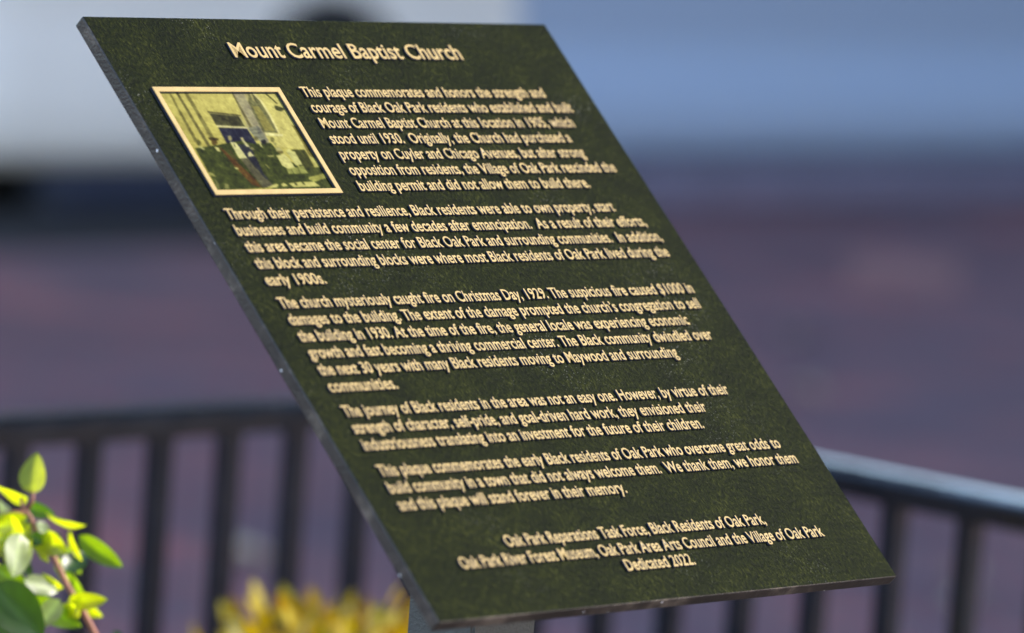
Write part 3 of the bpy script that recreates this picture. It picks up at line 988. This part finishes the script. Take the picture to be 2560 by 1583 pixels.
# ---------------------------------------------------------------- leafy plant in front of the railing
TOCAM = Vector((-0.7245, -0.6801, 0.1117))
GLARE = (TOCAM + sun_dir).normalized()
TONE = {'n': (0.18, 0.25, 0.010), 'd': (0.022, 0.062, 0.016), 'g': (0.19, 0.25, 0.14), 'm': (0.10, 0.19, 0.012)}  # glare leaves get a paler tone, sun glare painted into their colour
plant = thing("leafy_plant", "leafy green plant with a reddish stem in front of the railing", "plant", (0.10, 0.40, 0.03))
bm, lay = leafbm()
off = -Vector(plant.location)
for base, tip, w, roll, kind in LEAVES:
    axv = (Vector(tip) - Vector(base)).normalized()
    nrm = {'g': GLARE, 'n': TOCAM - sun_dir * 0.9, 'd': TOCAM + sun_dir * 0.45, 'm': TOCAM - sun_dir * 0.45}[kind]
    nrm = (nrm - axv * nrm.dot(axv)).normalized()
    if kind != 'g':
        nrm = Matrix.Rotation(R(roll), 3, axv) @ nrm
    leaf(bm, lay, Vector(base) + off, Vector(tip) + off, w, nrm, TONE[kind], cup=0.16 if kind != 'g' else 0.05, curl=0.12 if kind != 'g' else 0.04, nl=10, nw=6)
for k in range(26):
    c = Vector(STEM[random.choice((1, 2, 3, 3, 4, 4, 5))]) + Vector((random.uniform(-.032, .012), random.uniform(-.02, .03), random.uniform(-.018, .016)))
    d = Vector((random.uniform(-1, 1), random.uniform(-1, 1), random.uniform(-.9, .5))).normalized()
    kind = random.choice('nnndg')
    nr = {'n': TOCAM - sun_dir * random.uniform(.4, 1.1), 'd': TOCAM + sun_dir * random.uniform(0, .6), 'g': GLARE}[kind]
    leaf(bm, lay, c + off, c + d * random.uniform(.022, .034) + off, random.uniform(.010, .019), nr + Vector((random.uniform(-.2, .2), random.uniform(-.2, .2), random.uniform(-.2, .2))), TONE[kind], cup=0.15, nl=8, nw=4)
lower = [(0.0368 + 0.0004 * k + random.uniform(-.03, .03), 0.4173 - 0.0006 * k + random.uniform(-.03, .03), 0.69 - 0.023 * k) for k in range(32)]
for k, pnt in enumerate(lower):
    d = Vector((random.uniform(-1, 1), random.uniform(-1, 1), random.uniform(-.6, .3))).normalized()
    leaf(bm, lay, Vector(pnt) + off, Vector(pnt) + d * random.uniform(.03, .045) + off, random.uniform(.016, .024), Vector((random.uniform(-.6, .6), random.uniform(-.6, .6), 1)), TONE[random.choice('ndd')])
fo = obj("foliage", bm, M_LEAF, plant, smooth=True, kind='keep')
bm = bmesh.new()
low = [Vector((0.10, 0.36, 0.03)), Vector((0.075, 0.38, 0.35)), Vector((0.048, 0.405, 0.62))]
pts = [p + off for p in low] + [Vector(p) + off for p in STEM]
tube(bm, pts, [.004, .0035, .0030, .0026, .0025, .0023, .0021, .0019, .0017, .0015, .0012], 8)
for s in SIDES:
    tube(bm, [Vector(p) + off for p in s], [.0015, .0013, .0010], 6)
obj("stem", bm, M_STEM, plant, smooth=True)

# ---------------------------------------------------------------- yellow shrub between the plaque and the railing
shrub = thing("yellow_shrub", "low rounded shrub with golden yellow leaves beside the plaque's post", "shrub", (0.834, 0.950, 0.03))
bm, lay = leafbm()
tw = bmesh.new()
YT = [(0.42, 0.29, 0.006), (0.46, 0.33, 0.010), (0.34, 0.20, 0.006), (0.24, 0.20, 0.010), (0.50, 0.42, 0.16), (0.16, 0.13, 0.010)]
for k in range(330):
    a = random.uniform(0, 2 * math.pi)
    rr = 0.165 * math.sqrt(random.random())
    topz = 0.518 - 2.8 * rr * rr + random.uniform(-0.06, 0.045)
    x, y = rr * math.cos(a), rr * math.sin(a)
    if rr > 0.14:
        topz -= random.uniform(0, 0.2)
    p0 = Vector((x * 0.25, y * 0.25, 0.02))
    p1 = Vector((x * 0.9, y * 0.9, topz * 0.7))
    p2 = Vector((x, y, topz))
    tube(tw, [p0, p1, p2], [.0025, .0018, .0010], 5)
    for j in range(11):
        t = 1 - j * 0.09
        q = p1.lerp(p2, t) if t > 0 else p1
        ang = j * 2.4 + a
        d = Vector((math.cos(ang), math.sin(ang), 2.0 - j * 0.17)).normalized()
        L = random.uniform(0.019, 0.032)
        tone = random.choice(YT)
        leaf(bm, lay, q, q + d * L, L * 0.48, Vector((-d.y, d.x, 0.5)) + Vector((random.uniform(-.8, .8), random.uniform(-.8, .8), random.uniform(0, 1))), tone, nl=4, nw=2)
obj("foliage", bm, M_YLEAF, shrub, smooth=True, kind='keep')
obj("stem", tw, M_TWIG, shrub)

# ---------------------------------------------------------------- dry leaves lying on the paving
LEAFSPOTS = [(3.40, 3.73, 0.05, (0.60, 0.52, 0.36)), (3.62, 3.52, 0.035, (0.52, 0.36, 0.24)), (4.54, 3.13, 0.036, (0.50, 0.46, 0.26)), (4.30, 2.93, 0.036, (0.48, 0.46, 0.32)), (3.22, 4.06, 0.04, (0.5, 0.3, 0.24)),
             (4.05, 3.42, 0.03, (0.42, 0.28, 0.2)), (4.90, 4.60, 0.045, (0.4, 0.24, 0.18)), (5.6, 5.9, 0.045, (0.36, 0.3, 0.22)), (6.2, 4.9, 0.045, (0.4, 0.3, 0.22)), (3.9, 5.4, 0.045, (0.40, 0.32, 0.22)), (7.0, 5.6, 0.05, (0.34, 0.24, 0.2))]
LABELS = ["pale cream dry leaf on the bricks behind the railing, largest of the fallen leaves", "rusty dry leaf on the bricks beside the largest cream leaf", "yellowish dry leaf on the bricks seen past the end bar of the railing",
          "grey cream dry leaf on the bricks nearest the shorter railing side", "reddish dry leaf on the bricks behind the leafy plant", "small brown dry leaf on the bricks behind the yellow shrub",
          "rusty dry leaf out on the bricks past the railing corner", "grey brown dry leaf on the bricks between the railing and the van", "tan dry leaf on the bricks right of the plaque", "tan dry leaf on the bricks left of the plaque", "brown dry leaf on the bricks nearest the van"]
for (x, y, L, tone), lab in zip(LEAFSPOTS, LABELS):
    bm, lay = leafbm()
    leaf(bm, lay, (-L, 0, 0.012), (L, 0, 0.012), L * 1.5, (0, 0, 1), tone, cup=0.25, curl=0.05, nl=8, nw=4)
    o = obj("fallen_leaf", bm, M_FALLEN, smooth=True, kind='keep')
    o.location = (x, y, 0)
    o.rotation_euler = (0, 0, random.uniform(0, 6.28))
    o["label"] = lab
    o["category"] = "leaf"
    o["group"] = "dry leaves fallen on the brick paving"
